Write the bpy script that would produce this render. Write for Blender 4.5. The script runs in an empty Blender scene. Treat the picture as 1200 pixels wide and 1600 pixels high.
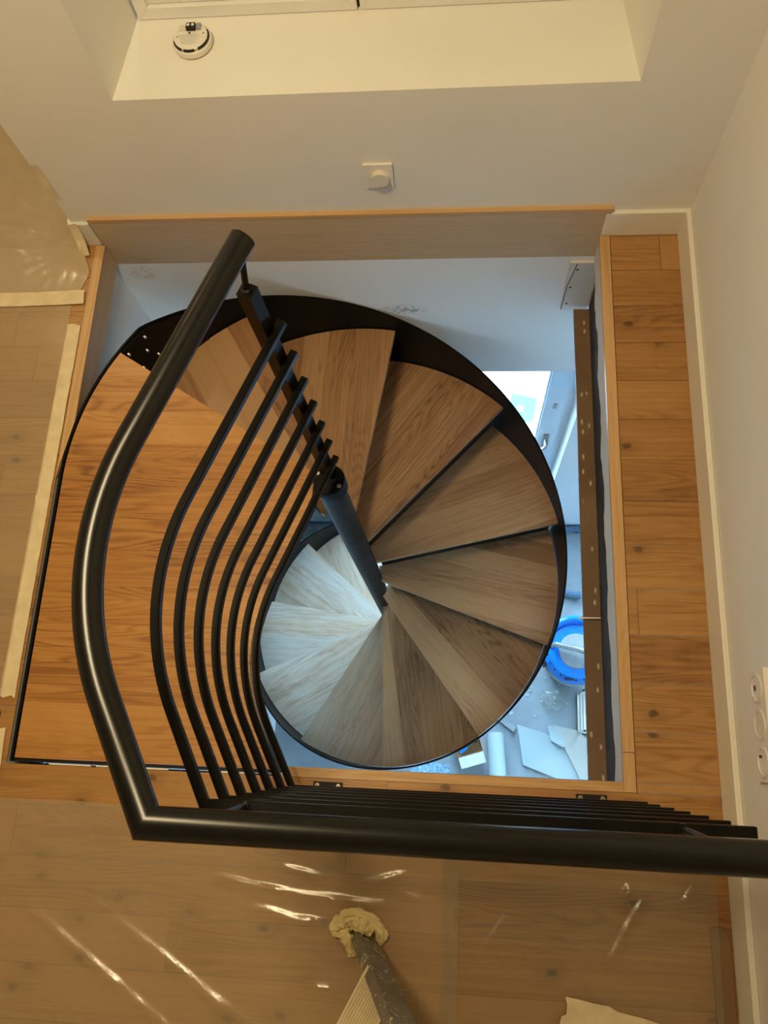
import bpy, bmesh, math, random
from mathutils import Vector, Matrix
from math import sin, cos, pi, radians
random.seed(7)
S = bpy.context.scene
COL = S.collection
# ------------------------------------------------------------------ camera / world
cam = bpy.data.objects.new('camera', bpy.data.cameras.new('camera'))
COL.objects.link(cam); S.camera = cam
cam.location = (-0.66735, -1.61509, 2.2)
cam.rotation_euler = (0.302604, 0.088352, 0.042659)
cam.data.sensor_fit = 'VERTICAL'; cam.data.sensor_height = 36.0
cam.data.lens = 1234.69*36.0/1600.0
cam.data.clip_start = 0.02; cam.data.clip_end = 200
S.view_settings.view_transform = 'Standard'
S.view_settings.look = 'None'
S.view_settings.gamma = 1.0
S.view_settings.use_curve_mapping = False
S.view_settings.exposure = 0.0
W = bpy.data.worlds.new('sky'); S.world = W; W.use_nodes = True
bg = W.node_tree.nodes['Background']
bg.inputs[0].default_value = (0.50, 0.76, 1.0, 1); bg.inputs[1].default_value = 23.0

# ------------------------------------------------------------------ node helpers
class NT:
    def __init__(s, m):
        s.m = m; s.t = m.node_tree; s.n = s.t.nodes; s.l = s.t.links
    def new(s, ty, **k):
        n = s.n.new(ty)
        for a, b in k.items(): setattr(n, a, b)
        return n
    def put(s, sock, v):
        if v is None: return
        if hasattr(v, 'is_output') or isinstance(v, bpy.types.NodeSocket): s.l.new(v, sock)
        else: sock.default_value = v
    def math(s, op, a, b=None, c=None, clamp=False):
        n = s.new('ShaderNodeMath', operation=op); n.use_clamp = clamp
        s.put(n.inputs[0], a); s.put(n.inputs[1], b)
        if c is not None: s.put(n.inputs[2], c)
        return n.outputs[0]
    def comb(s, x=0., y=0., z=0.):
        n = s.new('ShaderNodeCombineXYZ')
        for i, v in enumerate((x, y, z)): s.put(n.inputs[i], v)
        return n.outputs[0]
    def sep(s, v):
        n = s.new('ShaderNodeSeparateXYZ'); s.put(n.inputs[0], v); return n.outputs
    def noise(s, vec, scale, detail=2., rough=.5, dist=0.):
        n = s.new('ShaderNodeTexNoise'); s.put(n.inputs['Vector'], vec)
        n.inputs['Scale'].default_value = scale; n.inputs['Detail'].default_value = detail
        n.inputs['Roughness'].default_value = rough; n.inputs['Distortion'].default_value = dist
        return n.outputs['Fac']
    def white(s, v):
        n = s.new('ShaderNodeTexWhiteNoise', noise_dimensions='3D'); s.put(n.inputs['Vector'], v); return n
    def ramp(s, f, stops, interp='LINEAR'):
        n = s.new('ShaderNodeValToRGB'); n.color_ramp.interpolation = interp
        e = n.color_ramp.elements
        while len(e) < len(stops): e.new(.5)
        for i, (p, c) in enumerate(stops):
            e[i].position = p; e[i].color = (c if len(c) == 4 else (*c, 1))
        s.put(n.inputs[0], f); return n.outputs[0]
    def mix(s, f, a, b, blend='MIX'):
        n = s.new('ShaderNodeMix', data_type='RGBA', blend_type=blend)
        s.put(n.inputs[0], f)
        s.put(n.inputs[6], a if not isinstance(a, tuple) else (*a, 1) if len(a) == 3 else a)
        s.put(n.inputs[7], b if not isinstance(b, tuple) else (*b, 1) if len(b) == 3 else b)
        return n.outputs[2]
    def smooth(s, v, a, b):
        n = s.new('ShaderNodeMapRange', interpolation_type='SMOOTHSTEP')
        s.put(n.inputs[0], v); n.inputs[1].default_value = a; n.inputs[2].default_value = b
        return n.outputs[0]
    def bump(s, h, dist=.001, strength=1.):
        n = s.new('ShaderNodeBump'); n.inputs['Distance'].default_value = dist
        n.inputs['Strength'].default_value = strength; s.put(n.inputs['Height'], h); return n.outputs[0]

def mat(name, color=(.5, .5, .5), rough=.5, metal=0., **kw):
    m = bpy.data.materials.new(name); m.use_nodes = True
    t = NT(m); b = t.n['Principled BSDF']; t.b = b
    b.inputs['Base Color'].default_value = (*color, 1)
    b.inputs['Roughness'].default_value = rough; b.inputs['Metallic'].default_value = metal
    for k, v in kw.items(): b.inputs[k].default_value = v
    return m, t

def simple(name, color, rough=.5, metal=0., var=.08, scale=9., bump=0., bscale=120., **kw):
    """painted / plastic surface with a faint procedural mottling"""
    m, t = mat(name, color, rough, metal, **kw)
    o = t.new('ShaderNodeTexCoord').outputs['Object']
    n = t.noise(o, scale, 4.)
    c = tuple(x*(1-var) for x in color); d = tuple(min(1, x*(1+var)) for x in color)
    t.l.new(t.ramp(n, [(.3, c), (.7, d)]), t.b.inputs['Base Color'])
    if bump: t.l.new(t.bump(t.noise(o, bscale, 3.), bump), t.b.inputs['Normal'])
    return m

def wood(name, dark, mid, light, strip=.1, rough=.4, seed=0., knots=0., joint=.5, tone=.25, glue=True, rings=.16, dust_light=0.):
    """oak: uv in metres, u along the grain. second uv layer 'id' gives the board id"""
    m, t = mat(name, mid, rough)
    uv = t.new('ShaderNodeUVMap', uv_map='UVMap').outputs[0]
    idn = t.new('ShaderNodeUVMap', uv_map='boardid').outputs[0]
    u, v, _ = t.sep(uv); i0, i1, _ = t.sep(idn)
    if glue:
        fv = t.math('DIVIDE', v, strip); k = t.math('FLOOR', fv)
        fr = t.math('FRACT', fv)
    else:
        k = 0.; fr = .5
    wn = t.white(t.comb(k, i0, t.math('ADD', i1, seed)))
    r = wn.outputs['Value']; rc = t.sep(wn.outputs['Color'])
    uu = t.math('ADD', u, t.math('MULTIPLY', rc[0], 9.)); off = t.math('MULTIPLY', rc[1], 7.)
    lowv = t.noise(t.comb(t.math('MULTIPLY', uu, 1.1), t.math('ADD', t.math('MULTIPLY', v, 4.), off), 3.), 1., 2.)
    # big flowing figure
    f = t.noise(t.comb(t.math('MULTIPLY', uu, .85), t.math('ADD', t.math('MULTIPLY', v, 7.5), off), t.math('MULTIPLY', r, 5.)), 1.0, 2.2, .45, .25)
    ring = t.math('MULTIPLY', t.math('ADD', t.math('SINE', t.math('MULTIPLY', f, 170.)), 1.), .5)
    ring = t.math('POWER', ring, 2.2)
    # long fibres and pores
    fib = t.noise(t.comb(t.math('MULTIPLY', uu, 2.5), t.math('ADD', t.math('MULTIPLY', v, 95.), off), r), 1.0, 4., .6)
    pore = t.noise(t.comb(t.math('MULTIPLY', uu, 22.), t.math('MULTIPLY', v, 620.), r), 1.0, 2., .5)
    g = t.math('ADD', t.math('MULTIPLY', t.math('SUBTRACT', fib, .22), .95), t.math('MULTIPLY', t.math('MULTIPLY', ring, t.smooth(lowv, .35, .62)), rings))
    g = t.math('ADD', g, t.math('MULTIPLY', t.math('SUBTRACT', lowv, .5), .5))
    g = t.math('ADD', g, t.math('MULTIPLY', t.math('SUBTRACT', r, .5), tone))
    col = t.ramp(g, [(.12, light), (.42, mid), (.78, dark)])
    pm = t.smooth(pore, .60, .75)
    col = t.mix(t.math('MULTIPLY', pm, .35), col, tuple(c*.62 for c in dark))
    if knots:
        vo = t.new('ShaderNodeTexVoronoi', feature='F1', voronoi_dimensions='2D'); vo.inputs['Scale'].default_value = 1.
        t.put(vo.inputs['Vector'], t.comb(t.math('MULTIPLY', uu, 5.5), t.math('ADD', t.math('MULTIPLY', v, 9.), t.math('MULTIPLY', off, 5.)), 0.))
        dn = t.math('ADD', vo.outputs['Distance'], t.math('MULTIPLY', t.math('SUBTRACT', t.noise(t.comb(uu, v, 0.), 60., 3.), .5), .14))
        rare = t.smooth(t.sep(vo.outputs['Color'])[0], 1-knots, 1-knots+.02)
        kn = t.math('MULTIPLY', t.math('SUBTRACT', 1., t.smooth(dn, .04, .11)), rare)
        halo = t.math('MULTIPLY', t.math('SUBTRACT', 1., t.smooth(dn, .08, .36)), rare)
        col = t.mix(t.math('MULTIPLY', halo, .4), col, dark)
        col = t.mix(t.math('MULTIPLY', kn, .9), col, tuple(c*.18 for c in dark))
    if glue and joint:
        ed = t.math('MINIMUM', fr, t.math('SUBTRACT', 1., fr))
        jl = t.math('SUBTRACT', 1., t.smooth(ed, .003, .012))
        col = t.mix(t.math('MULTIPLY', jl, joint), col, tuple(c*.45 for c in dark))
    if dust_light:  # whitish residue, also lightened to carry daylight on the lower treads
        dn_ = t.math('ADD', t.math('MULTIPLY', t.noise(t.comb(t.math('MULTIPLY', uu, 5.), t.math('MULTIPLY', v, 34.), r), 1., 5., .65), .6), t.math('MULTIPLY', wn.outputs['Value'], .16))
        col = t.mix(t.math('MULTIPLY', t.smooth(dn_, .12, .52), dust_light, clamp=True), col, (.74, .70, .62))
    t.l.new(col, t.b.inputs['Base Color'])
    t.l.new(t.bump(t.math('SUBTRACT', 0., t.math('ADD', t.math('MULTIPLY', pm, .6), ring)), .00025, .6), t.b.inputs['Normal'])
    rr = t.math('ADD', rough-.06, t.math('MULTIPLY', g, .15)); t.l.new(rr, t.b.inputs['Roughness'])
    return m

M = {}
M['floor'] = wood('oak floor boards', (.16, .062, .014), (.345, .160, .044), (.46, .245, .082), rough=.42, knots=.42, glue=False, tone=.42, rings=.22)
M['landing'] = wood('oak landing', (.20, .072, .013), (.415, .182, .042), (.54, .275, .082), strip=.112, rough=.38, seed=3., joint=.25, tone=.38, rings=.34)
TW = dict(strip=.098, rough=.42, seed=8., joint=.4, tone=.56, rings=.24)
M['tread'] = wood('oak treads', (.150, .066, .024), (.345, .175, .078), (.47, .275, .138), **TW)
M['tread_dusty_lit1'] = wood('oak treads with slightly dusty daylight tint', (.150, .066, .024), (.345, .175, .078), (.47, .275, .138), dust_light=.26, **TW)
M['tread_dusty_lit2'] = wood('oak treads with dusty daylight tint', (.150, .066, .024), (.345, .175, .078), (.47, .275, .138), dust_light=.62, **TW)  # pale mix: some residue, plus daylight brightness put into the colour
M['edging'] = wood('oak edging', (.33, .16, .06), (.52, .30, .12), (.62, .39, .19), rough=.42, seed=5., glue=False, tone=.1)
M['board'] = wood('oak veneer board', (.42, .30, .17), (.49, .35, .21), (.54, .40, .25), rough=.5, seed=9., glue=False, tone=.05)
M['black'] = simple('black satin steel', (.0050, .0045, .0038), .27, var=.25, scale=30., bump=.00004, bscale=500., **{'Specular IOR Level': .30})
M['bar'] = simple('black powder coat', (.0050, .0045, .0038), .30, var=.25, scale=30., **{'Specular IOR Level': .13})
M['post'] = simple('black powder coated post', (.0035, .0033, .0030), .42, var=.3, scale=20., **{'Specular IOR Level': .10})
M['black_flat'] = simple('black matt steel', (.006, .0055, .005), .55, var=.2, scale=20., **{'Specular IOR Level': .3})
M['pole'] = simple('dusty black steel pole', (.020, .020, .020), .5, var=.5, scale=6., **{'Specular IOR Level': .15})
M['bolt'] = simple('zinc bolt', (.62, .60, .56), .3, 1.)
M['baseboard'] = simple('cream paint', (.80, .76, .68), .45, var=.02)
M['web_shade'] = simple('painted shade on beam web', (.028, .020, .015), .8, var=.6, scale=14.)  # shade on the web put into the colour
M['plastic'] = simple('white plastic', (.80, .75, .68), .35, var=.02)
M['plastic2'] = simple('off white plastic', (.72, .67, .58), .4, var=.04, scale=40)
M['dark'] = simple('dark recess', (.012, .01, .009), .7, var=.3)
M['tape'] = simple('masking tape', (.74, .62, .40), .62, var=.10, scale=22., bump=.0004, bscale=90.)
M['cloth'] = simple('cream rag', (.74, .60, .30), .85, var=.14, scale=30., bump=.001, bscale=160.)
M['concrete'] = simple('dusty concrete floor', (.27, .30, .33), .62, var=.22, scale=3.2, bump=.0006, bscale=40.)
M['drywall'] = simple('plasterboard', (.40, .48, .50), .7, var=.06, scale=5)
M['drywall2'] = simple('grey plasterboard', (.46, .46, .43), .7, var=.07, scale=5)
M['blue'] = simple('blue plastic', (.005, .20, .75), .28, var=.15, scale=15)
M['pack'] = simple('printed packaging', (.25, .42, .62), .5, var=.5, scale=60.)
M['grey'] = simple('grey plastic', (.30, .32, .34), .38, var=.12, scale=20)
M['hose'] = simple('blue grey hose', (.10, .17, .26), .45, var=.15, scale=40)
M['frame'] = simple('white lacquer', (.78, .76, .74), .35, var=.02)
M['framed'] = simple('white window lacquer', (.70, .78, .86), .25, var=.03)
M['alu'] = simple('brushed aluminium', (.42, .41, .40), .4, .9, var=.12, scale=40)
M['card'] = simple('cardboard', (.52, .30, .14), .7, var=.15, scale=14)
M['paper'] = simple('paper', (.72, .74, .74), .7, var=.10, scale=30)
M['ground'] = simple('pale paving', (.78, .78, .76), .8, var=.06, scale=1.)
M['teal'] = simple('teal metal', (.06, .36, .40), .5, var=.10, scale=2.)
M['bwhite'] = simple('white render', (.75, .75, .72), .8, var=.03)
M['copper'] = simple('copper', (.55, .35, .22), .35, 1.)

def plaster(name, color, spots=(), **kw):
    m, t = mat(name, color, .85)
    o = t.new('ShaderNodeTexCoord').outputs['Object']
    n1 = t.noise(o, 2.2, 4.); n2 = t.noise(o, 260., 3.)
    col = t.ramp(n1, [(.25, tuple(c*.955 for c in color)), (.75, tuple(min(1, c*1.03) for c in color))])
    for (p, r, c, amt) in spots:
        mp = t.new('ShaderNodeVectorMath', operation='SUBTRACT'); t.put(mp.inputs[0], o); mp.inputs[1].default_value = p
        sc = t.new('ShaderNodeVectorMath', operation='DIVIDE'); t.put(sc.inputs[0], mp.outputs[0]); sc.inputs[1].default_value = r
        ln = t.new('ShaderNodeVectorMath', operation='LENGTH'); t.put(ln.inputs[0], sc.outputs[0])
        k = t.math('SUBTRACT', 1., t.smooth(t.math('ADD', ln.outputs['Value'], t.math('MULTIPLY', t.noise(o, 22., 5., .7), .9)), .75, 1.35))
        k = t.math('MULTIPLY', k, t.smooth(t.noise(o, 38., 5., .7, 1.), .42, .6))
        col = t.mix(t.math('MULTIPLY', k, amt), col, c)
    t.l.new(col, t.b.inputs['Base Color'])
    t.l.new(t.bump(n2, .0006, .5), t.b.inputs['Normal'])
    return m
M['wall'] = plaster('white emulsion wall', (.80, .775, .72))
M['lowwall'] = plaster('white plaster stairwell', (.78, .79, .80),
    spots=[((-.895, .0, -.425), (.12, .3, .045), (.12, .12, .12), .75), ((-1.815, .0, -.165), (.075, .3, .06), (.62, .50, .36), .8)])
M['filler'] = plaster('rough plaster edge', (.66, .63, .60))

def beam_mat():
    m, t = mat('brown primer beam', (.20, .12, .062), .55)
    o = t.new('ShaderNodeTexCoord').outputs['Object']
    base = t.ramp(t.noise(o, 5., 4.), [(.3, (.16, .092, .048)), (.7, (.23, .14, .075))])
    vo = t.new('ShaderNodeTexVoronoi', feature='F1', voronoi_dimensions='2D'); vo.inputs['Scale'].default_value = 1.
    x, y, z = t.sep(o)
    t.put(vo.inputs['Vector'], t.comb(t.math('MULTIPLY', t.math('ADD', x, z), 40.), t.math('MULTIPLY', y, 17.), 0.))
    rare = t.smooth(t.sep(vo.outputs['Color'])[0], .62, .66)
    d = t.math('ADD', vo.outputs['Distance'], t.math('MULTIPLY', t.noise(o, 70., 3.), .22))
    k = t.math('MULTIPLY', t.math('SUBTRACT', 1., t.smooth(d, .22, .30)), rare)
    t.l.new(t.mix(k, base, (.55, .47, .38)), t.b.inputs['Base Color'])
    return m
M['beam'] = beam_mat()

def alu_paint():
    m, t = mat('paint splashed aluminium', (.25, .23, .21), .5, .35)
    o = t.new('ShaderNodeTexCoord').outputs['Object']
    base = t.ramp(t.noise(o, 14., 4.), [(.3, (.15, .135, .12)), (.7, (.25, .23, .20))])
    d = t.noise(o, 34., 5., .65, 1.2)
    t.l.new(t.mix(t.smooth(d, .585, .63), base, (.72, .66, .54)), t.b.inputs['Base Color'])
    return m
M['ladder'] = alu_paint()

def film(name, haze, tint, rough=.22):
    m, t = mat(name, tint, rough)
    out = t.n['Material Output']
    o = t.new('ShaderNodeTexCoord').outputs['Object']
    tr = t.new('ShaderNodeBsdfTransparent'); tr.inputs[0].default_value = (.97, .96, .94, 1)
    mx = t.new('ShaderNodeMixShader')
    f = t.math('ADD', haze, t.math('MULTIPLY', t.math('SUBTRACT', t.noise(o, 3.5, 5., .6, .4), .5), .22), clamp=True)
    t.put(mx.inputs[0], f); t.l.new(tr.outputs[0], mx.inputs[1]); t.l.new(t.b.outputs[0], mx.inputs[2])
    gl = t.new('ShaderNodeBsdfGlossy'); gl.inputs['Roughness'].default_value = .21
    mx2 = t.new('ShaderNodeMixShader'); mx2.inputs[0].default_value = .04
    t.l.new(mx.outputs[0], mx2.inputs[1]); t.l.new(gl.outputs[0], mx2.inputs[2])
    nb = t.bump(t.noise(o, 26., 4., .6, .8), .0012, .5)
    t.l.new(nb, gl.inputs['Normal'])
    t.l.new(mx2.outputs[0], out.inputs['Surface'])
    return m
M['film'] = film('dusty protective film', .33, (.66, .53, .345))
M['film3'] = film('doubled crumpled film', .60, (.66, .54, .36))
M['film2'] = film('greyed protective film', .26, (.48, .42, .29))
M['clear'] = film('clear bag film', .22, (.45, .50, .50))

def glass():
    m, t = mat('window glass', (1, 1, 1), .0)
    out = t.n['Material Output']
    tr = t.new('ShaderNodeBsdfTransparent'); tr.inputs[0].default_value = (.93, .97, .97, 1)
    gl = t.new('ShaderNodeBsdfGlossy'); gl.inputs['Roughness'].default_value = .02
    o = t.new('ShaderNodeTexCoord').outputs['Object']
    lw = t.new('ShaderNodeLayerWeight'); lw.inputs[0].default_value = .15
    mx = t.new('ShaderNodeMixShader'); t.put(mx.inputs[0], t.math('MULTIPLY', lw.outputs['Fresnel'], .5))
    t.l.new(tr.outputs[0], mx.inputs[1]); t.l.new(gl.outputs[0], mx.inputs[2]); t.l.new(mx.outputs[0], out.inputs['Surface'])
    return m
M['glass'] = glass()

# ------------------------------------------------------------------ mesh helpers
WORLD = {}
def link(o): COL.objects.link(o); return o
def tag(o, label=None, cat=None, group=None, kind=None):
    if label: o['label'] = label
    if cat: o['category'] = cat
    if group: o['group'] = group
    if kind: o['kind'] = kind
    return o
def thing(name, label, cat, loc, group=None):
    o = bpy.data.objects.new(name, None); o.empty_display_size = .05
    link(o); o.location = loc; WORLD[o.name] = Vector(loc)
    return tag(o, label, cat, group)
def build(name, bm, m, parent=None, uv=None, ids=None, smooth=False, bevel=0., origin=None):
    """bm is in world coordinates; becomes one mesh object"""
    if bevel:
        es = [e for e in bm.edges if len(e.link_faces) == 2 and e.calc_face_angle(0) > .6]
        bmesh.ops.bevel(bm, geom=es, offset=bevel, segments=2, affect='EDGES', profile=.6)
    bm.normal_update()
    bm.loops.layers.uv.new('UVMap'); bm.loops.layers.uv.new('boardid')
    l1 = bm.loops.layers.uv['UVMap']; l2 = bm.loops.layers.uv['boardid']
    il = bm.faces.layers.int.get('pid')
    for f in bm.faces:
        n = f.normal
        pid = f[il] if il else 0
        for lp in f.loops:
            c = lp.vert.co
            if uv: lp[l1].uv = uv(c, n, pid)
            else:
                a = max(range(3), key=lambda i: abs(n[i]))
                lp[l1].uv = ((c.x, c.y), (c.x, c.z), (c.y, c.z))[{2: 0, 1: 1, 0: 2}[a]]
            lp[l2].uv = ids(pid) if ids else (pid*.37+.1, .5)
        f.smooth = smooth
    me = bpy.data.meshes.new(name)
    if origin is None:
        xs = [v.co for v in bm.verts]
        origin = Vector([(min(c[i] for c in xs)+max(c[i] for c in xs))/2 for i in range(3)])
    origin = Vector(origin)
    bmesh.ops.translate(bm, verts=bm.verts, vec=-origin)
    bm.to_mesh(me); bm.free()
    me.materials.append(m)
    o = link(bpy.data.objects.new(name, me))
    WORLD[o.name] = origin
    if parent:
        o.parent = parent; o.location = origin - WORLD[parent.name]
    else: o.location = origin
    if smooth:
        me.shade_smooth() if hasattr(me, 'shade_smooth') else None
        try: me.set_sharp_from_angle(angle=radians(38))
        except Exception: pass
    return o
def struct(name, bm, m, **k):
    o = build(name, bm, m, **k); o['kind'] = 'structure'; return o
def BM(): return bmesh.new()
def box(bm, x0, x1, y0, y1, z0, z1, pid=0):
    vs = [bm.verts.new((x, y, z)) for z in (z0, z1) for y in (y0, y1) for x in (x0, x1)]
    fs = []
    for q in ((0, 2, 3, 1), (4, 5, 7, 6), (0, 1, 5, 4), (2, 6, 7, 3), (0, 4, 6, 2), (1, 3, 7, 5)):
        fs.append(bm.faces.new([vs[i] for i in q]))
    il = bm.faces.layers.int.get('pid')
    if il:
        for f in fs: f[il] = pid
    return fs
def boxes(*bs):
    bm = BM()
    for b in bs: box(bm, *b)
    return bm
def obox(bm, c, ax, ay, az, sx, sy, sz):
    """oriented box: centre, axes, half sizes"""
    c = Vector(c); ax, ay, az = [Vector(a).normalized() for a in (ax, ay, az)]
    vs = [bm.verts.new(c+ax*sx*i+ay*sy*j+az*sz*k) for k in (-1, 1) for j in (-1, 1) for i in (-1, 1)]
    for q in ((0, 2, 3, 1), (4, 5, 7, 6), (0, 1, 5, 4), (2, 6, 7, 3), (0, 4, 6, 2), (1, 3, 7, 5)):
        bm.faces.new([vs[i] for i in q])
def prism(bm, pts, z0, z1, pid=0):
    """pts counter-clockwise"""
    a = [bm.verts.new((p[0], p[1], z0)) for p in pts]; b = [bm.verts.new((p[0], p[1], z1)) for p in pts]
    n = len(pts); fs = [bm.faces.new(b), bm.faces.new(a[::-1])]
    for i in range(n): fs.append(bm.faces.new((a[i], a[(i+1) % n], b[(i+1) % n], b[i])))
    il = bm.faces.layers.int.get('pid')
    if il:
        for f in fs: f[il] = pid
    return fs
def tube(bm, p0, p1, r0, r1=None, seg=20, cap=True):
    r1 = r0 if r1 is None else r1
    p0, p1 = Vector(p0), Vector(p1); d = (p1-p0).normalized()
    a = d.orthogonal().normalized(); b = d.cross(a)
    A = [bm.verts.new(p0+(a*cos(2*pi*i/seg)+b*sin(2*pi*i/seg))*r0) for i in range(seg)]
    B = [bm.verts.new(p1+(a*cos(2*pi*i/seg)+b*sin(2*pi*i/seg))*r1) for i in range(seg)]
    for i in range(seg): bm.faces.new((A[i], A[(i+1) % seg], B[(i+1) % seg], B[i]))
    if cap: bm.faces.new(A[::-1]); bm.faces.new(B)
def lathe(bm, c, prof, seg=48, cap0=True, cap1=True):
    """prof: (r,z) from bottom to top, about vertical axis through c"""
    rings = []
    for r, z in prof:
        rings.append([bm.verts.new((c[0]+r*cos(2*pi*i/seg), c[1]+r*sin(2*pi*i/seg), c[2]+z)) for i in range(seg)])
    for A, B in zip(rings, rings[1:]):
        for i in range(seg): bm.faces.new((A[i], A[(i+1) % seg], B[(i+1) % seg], B[i]))
    if cap0: bm.faces.new(rings[0][::-1])
    if cap1: bm.faces.new(rings[-1])
def sweep(bm, path, prof, closed_prof=True):
    """path: points in plan with mitred corners; prof: (lateral, vertical) offsets"""
    P = [Vector(p) for p in path]; n = len(P); rings = []
    for i in range(n):
        d0 = (P[i]-P[i-1]) if i else (P[1]-P[0]); d1 = (P[i+1]-P[i]) if i < n-1 else d0
        d0 = Vector((d0.x, d0.y, 0)).normalized(); d1 = Vector((d1.x, d1.y, 0)).normalized()
        n0 = Vector((-d0.y, d0.x, 0)); n1 = Vector((-d1.y, d1.x, 0))
        m = (n0+n1).normalized(); s = 1/max(.3, m.dot(n0))
        rings.append([bm.verts.new(P[i]+m*s*a+Vector((0, 0, b))) for a, b in prof])
    k = len(prof)
    for A, B in zip(rings, rings[1:]):
        for i in range(k): bm.faces.new((A[i], B[i], B[(i+1) % k], A[(i+1) % k]))
    bm.faces.new(rings[0]); bm.faces.new(rings[-1][::-1])
    bmesh.ops.recalc_face_normals(bm, faces=bm.faces)
def rrect(w, h, r, seg=3):
    out = []
    for cx, cy, a0 in ((w-r, h-r, 0), (-w+r, h-r, 90), (-w+r, -h+r, 180), (w-r, -h+r, 270)):
        for i in range(seg+1):
            a = radians(a0+90*i/seg); out.append((cx+r*cos(a), cy+r*sin(a)))
    return out
def circ(r, seg=28): return [(r*cos(2*pi*i/seg), r*sin(2*pi*i/seg)) for i in range(seg)]
def pipe(bm, pts, r, seg=14):
    """round tube along a 3-D polyline"""
    P = [Vector(p) for p in pts]; rings = []; up = None
    for i, p in enumerate(P):
        d = ((P[i+1]-p) if i == 0 else (p-P[i-1]) if i == len(P)-1 else (P[i+1]-P[i-1])).normalized()
        if up is None: up = d.orthogonal().normalized()
        up = (up-d*up.dot(d)).normalized(); s = d.cross(up)
        rings.append([bm.verts.new(p+(up*cos(2*pi*j/seg)+s*sin(2*pi*j/seg))*r) for j in range(seg)])
    for A, B in zip(rings, rings[1:]):
        for j in range(seg): bm.faces.new((A[j], A[(j+1) % seg], B[(j+1) % seg], B[j]))
    bm.faces.new(rings[0][::-1]); bm.faces.new(rings[-1])

# ------------------------------------------------------------------ main dimensions
XL, XR, YN, YB = -1.907, -.235, -1.655, 0.0       # stairwell opening
T = Vector((-1.063, -.843)); RS = .828; H = .255; A0 = .15565; DA = .58791; OFF = .02575
FZ = -3.30                                         # floor of the storey below
HX0, HX1, HY0, HY1 = -4.0, .017, -4.0, 2.2         # upper room shell
TOP = 2.85

# ------------------------------------------------------------------ upper floor
PW = .12715; Y0 = -.0019
bm = BM(); bm.faces.layers.int.new('pid')
pid = 0
joints = {0: [-.055], 9: [-.181], 15: [-.671, -2.6], 16: [-1.40, -2.9, .0], 14: [-1.86, -.95], 17: [-.75, -2.2], 13: [-.849]}
def solid_spans(y0, y1):
    """x spans of boards between y0 > y1, leaving out the opening"""
    if y1 >= .02: return [(HX0, -2.0)]
    if y0 <= YN-.024: return [(HX0, HX1)]
    return [(HX0, -1.913), (-.207, HX1)]
for k in range(-18, 32):
    ya = Y0-PW*k; yb = ya-PW
    rows = []
    if ya > .02 > yb: rows = [(ya, .02, [(HX0, -2.0)]), (.02, yb, [(HX0, -1.913), (-.207, HX1)])]
    elif ya > YN-.024 > yb: rows = [(ya, YN-.024, [(HX0, -1.913), (-.207, HX1)]), (YN-.024, yb, [(HX0, HX1)])]
    elif yb >= .02: rows = [(ya, yb, [(HX0, -1.95)])]
    else: rows = [(ya, yb, solid_spans(ya, yb))]
    js = joints.get(k)
    if js is None:
        r = random.Random(k*13+5); st = r.uniform(0, 1.3); js = [-4+st+1.35*i for i in range(4)]
        js = [j for j in js if j < -.3] if k <= 13 else js
        if k <= 14: js = [j for j in js if j < -1.95]+([] if k != 3 else [])
        if -3 <= k <= 13: js = [[-2.09, -2.3, -2.14, -2.05, -2.4, -2.2][k % 6], -3.2]
    for (a, b, spans) in rows:
        for (x0, x1) in spans:
            cuts = [x0]+sorted(j for j in js if x0+.02 < j < x1-.02)+[x1]
            for c0, c1 in zip(cuts, cuts[1:]):
                pid += 1; g = .0008
                vs = [bm.verts.new(p) for p in ((c0+g, b+g, 0), (c1-g, b+g, 0), (c1-g, a-g, 0), (c0+g, a-g, 0))]
                f = bm.faces.new(vs); il = bm.faces.layers.int['pid']; f[il] = k*7+int((c0+5)*10)
                ws = [bm.verts.new((v.co.x, v.co.y, -.004)) for v in vs]
                for i in range(4):
                    f = bm.faces.new((ws[i], ws[(i+1) % 4], vs[(i+1) % 4], vs[i])); f[il] = k*7+int((c0+5)*10)
struct('floor', bm, M['floor'], uv=lambda c, n, p: (c.x, c.y), ids=lambda p: ((p*.618) % 1*37, (p*.377) % 1*11))
# structural slab round the stairwell
sl = boxes((HX0, -1.914, HY0, 2.2, -.10, -.0045), (HX0, XL-.03, HY0, 2.2, -.42, -.10),
           (XL-.03, HX1, HY0, YN-.026, -.42, -.0045), (-.205, HX1, YN-.026, .02, -.10, -.0045),
           (HX1, 2.6, -4.5, .02, -.42, -.1), (-.20, HX1, YN-.026, -.003, -.42, -.1))
struct('floor', sl, M['lowwall'])

# ------------------------------------------------------------------ upper walls
NX0, NX1, NZ, ND = -1.604, -.237, .595, .284       # niche over the stairwell
bm = boxes((-1.955, HX1, .012, .34, -.12, NZ), (-1.955, NX0, .012, .34, NZ, TOP),
           (NX1, HX1, .012, .34, NZ, TOP), (NX0, NX1, .012, .34, 2.05, TOP))
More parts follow.
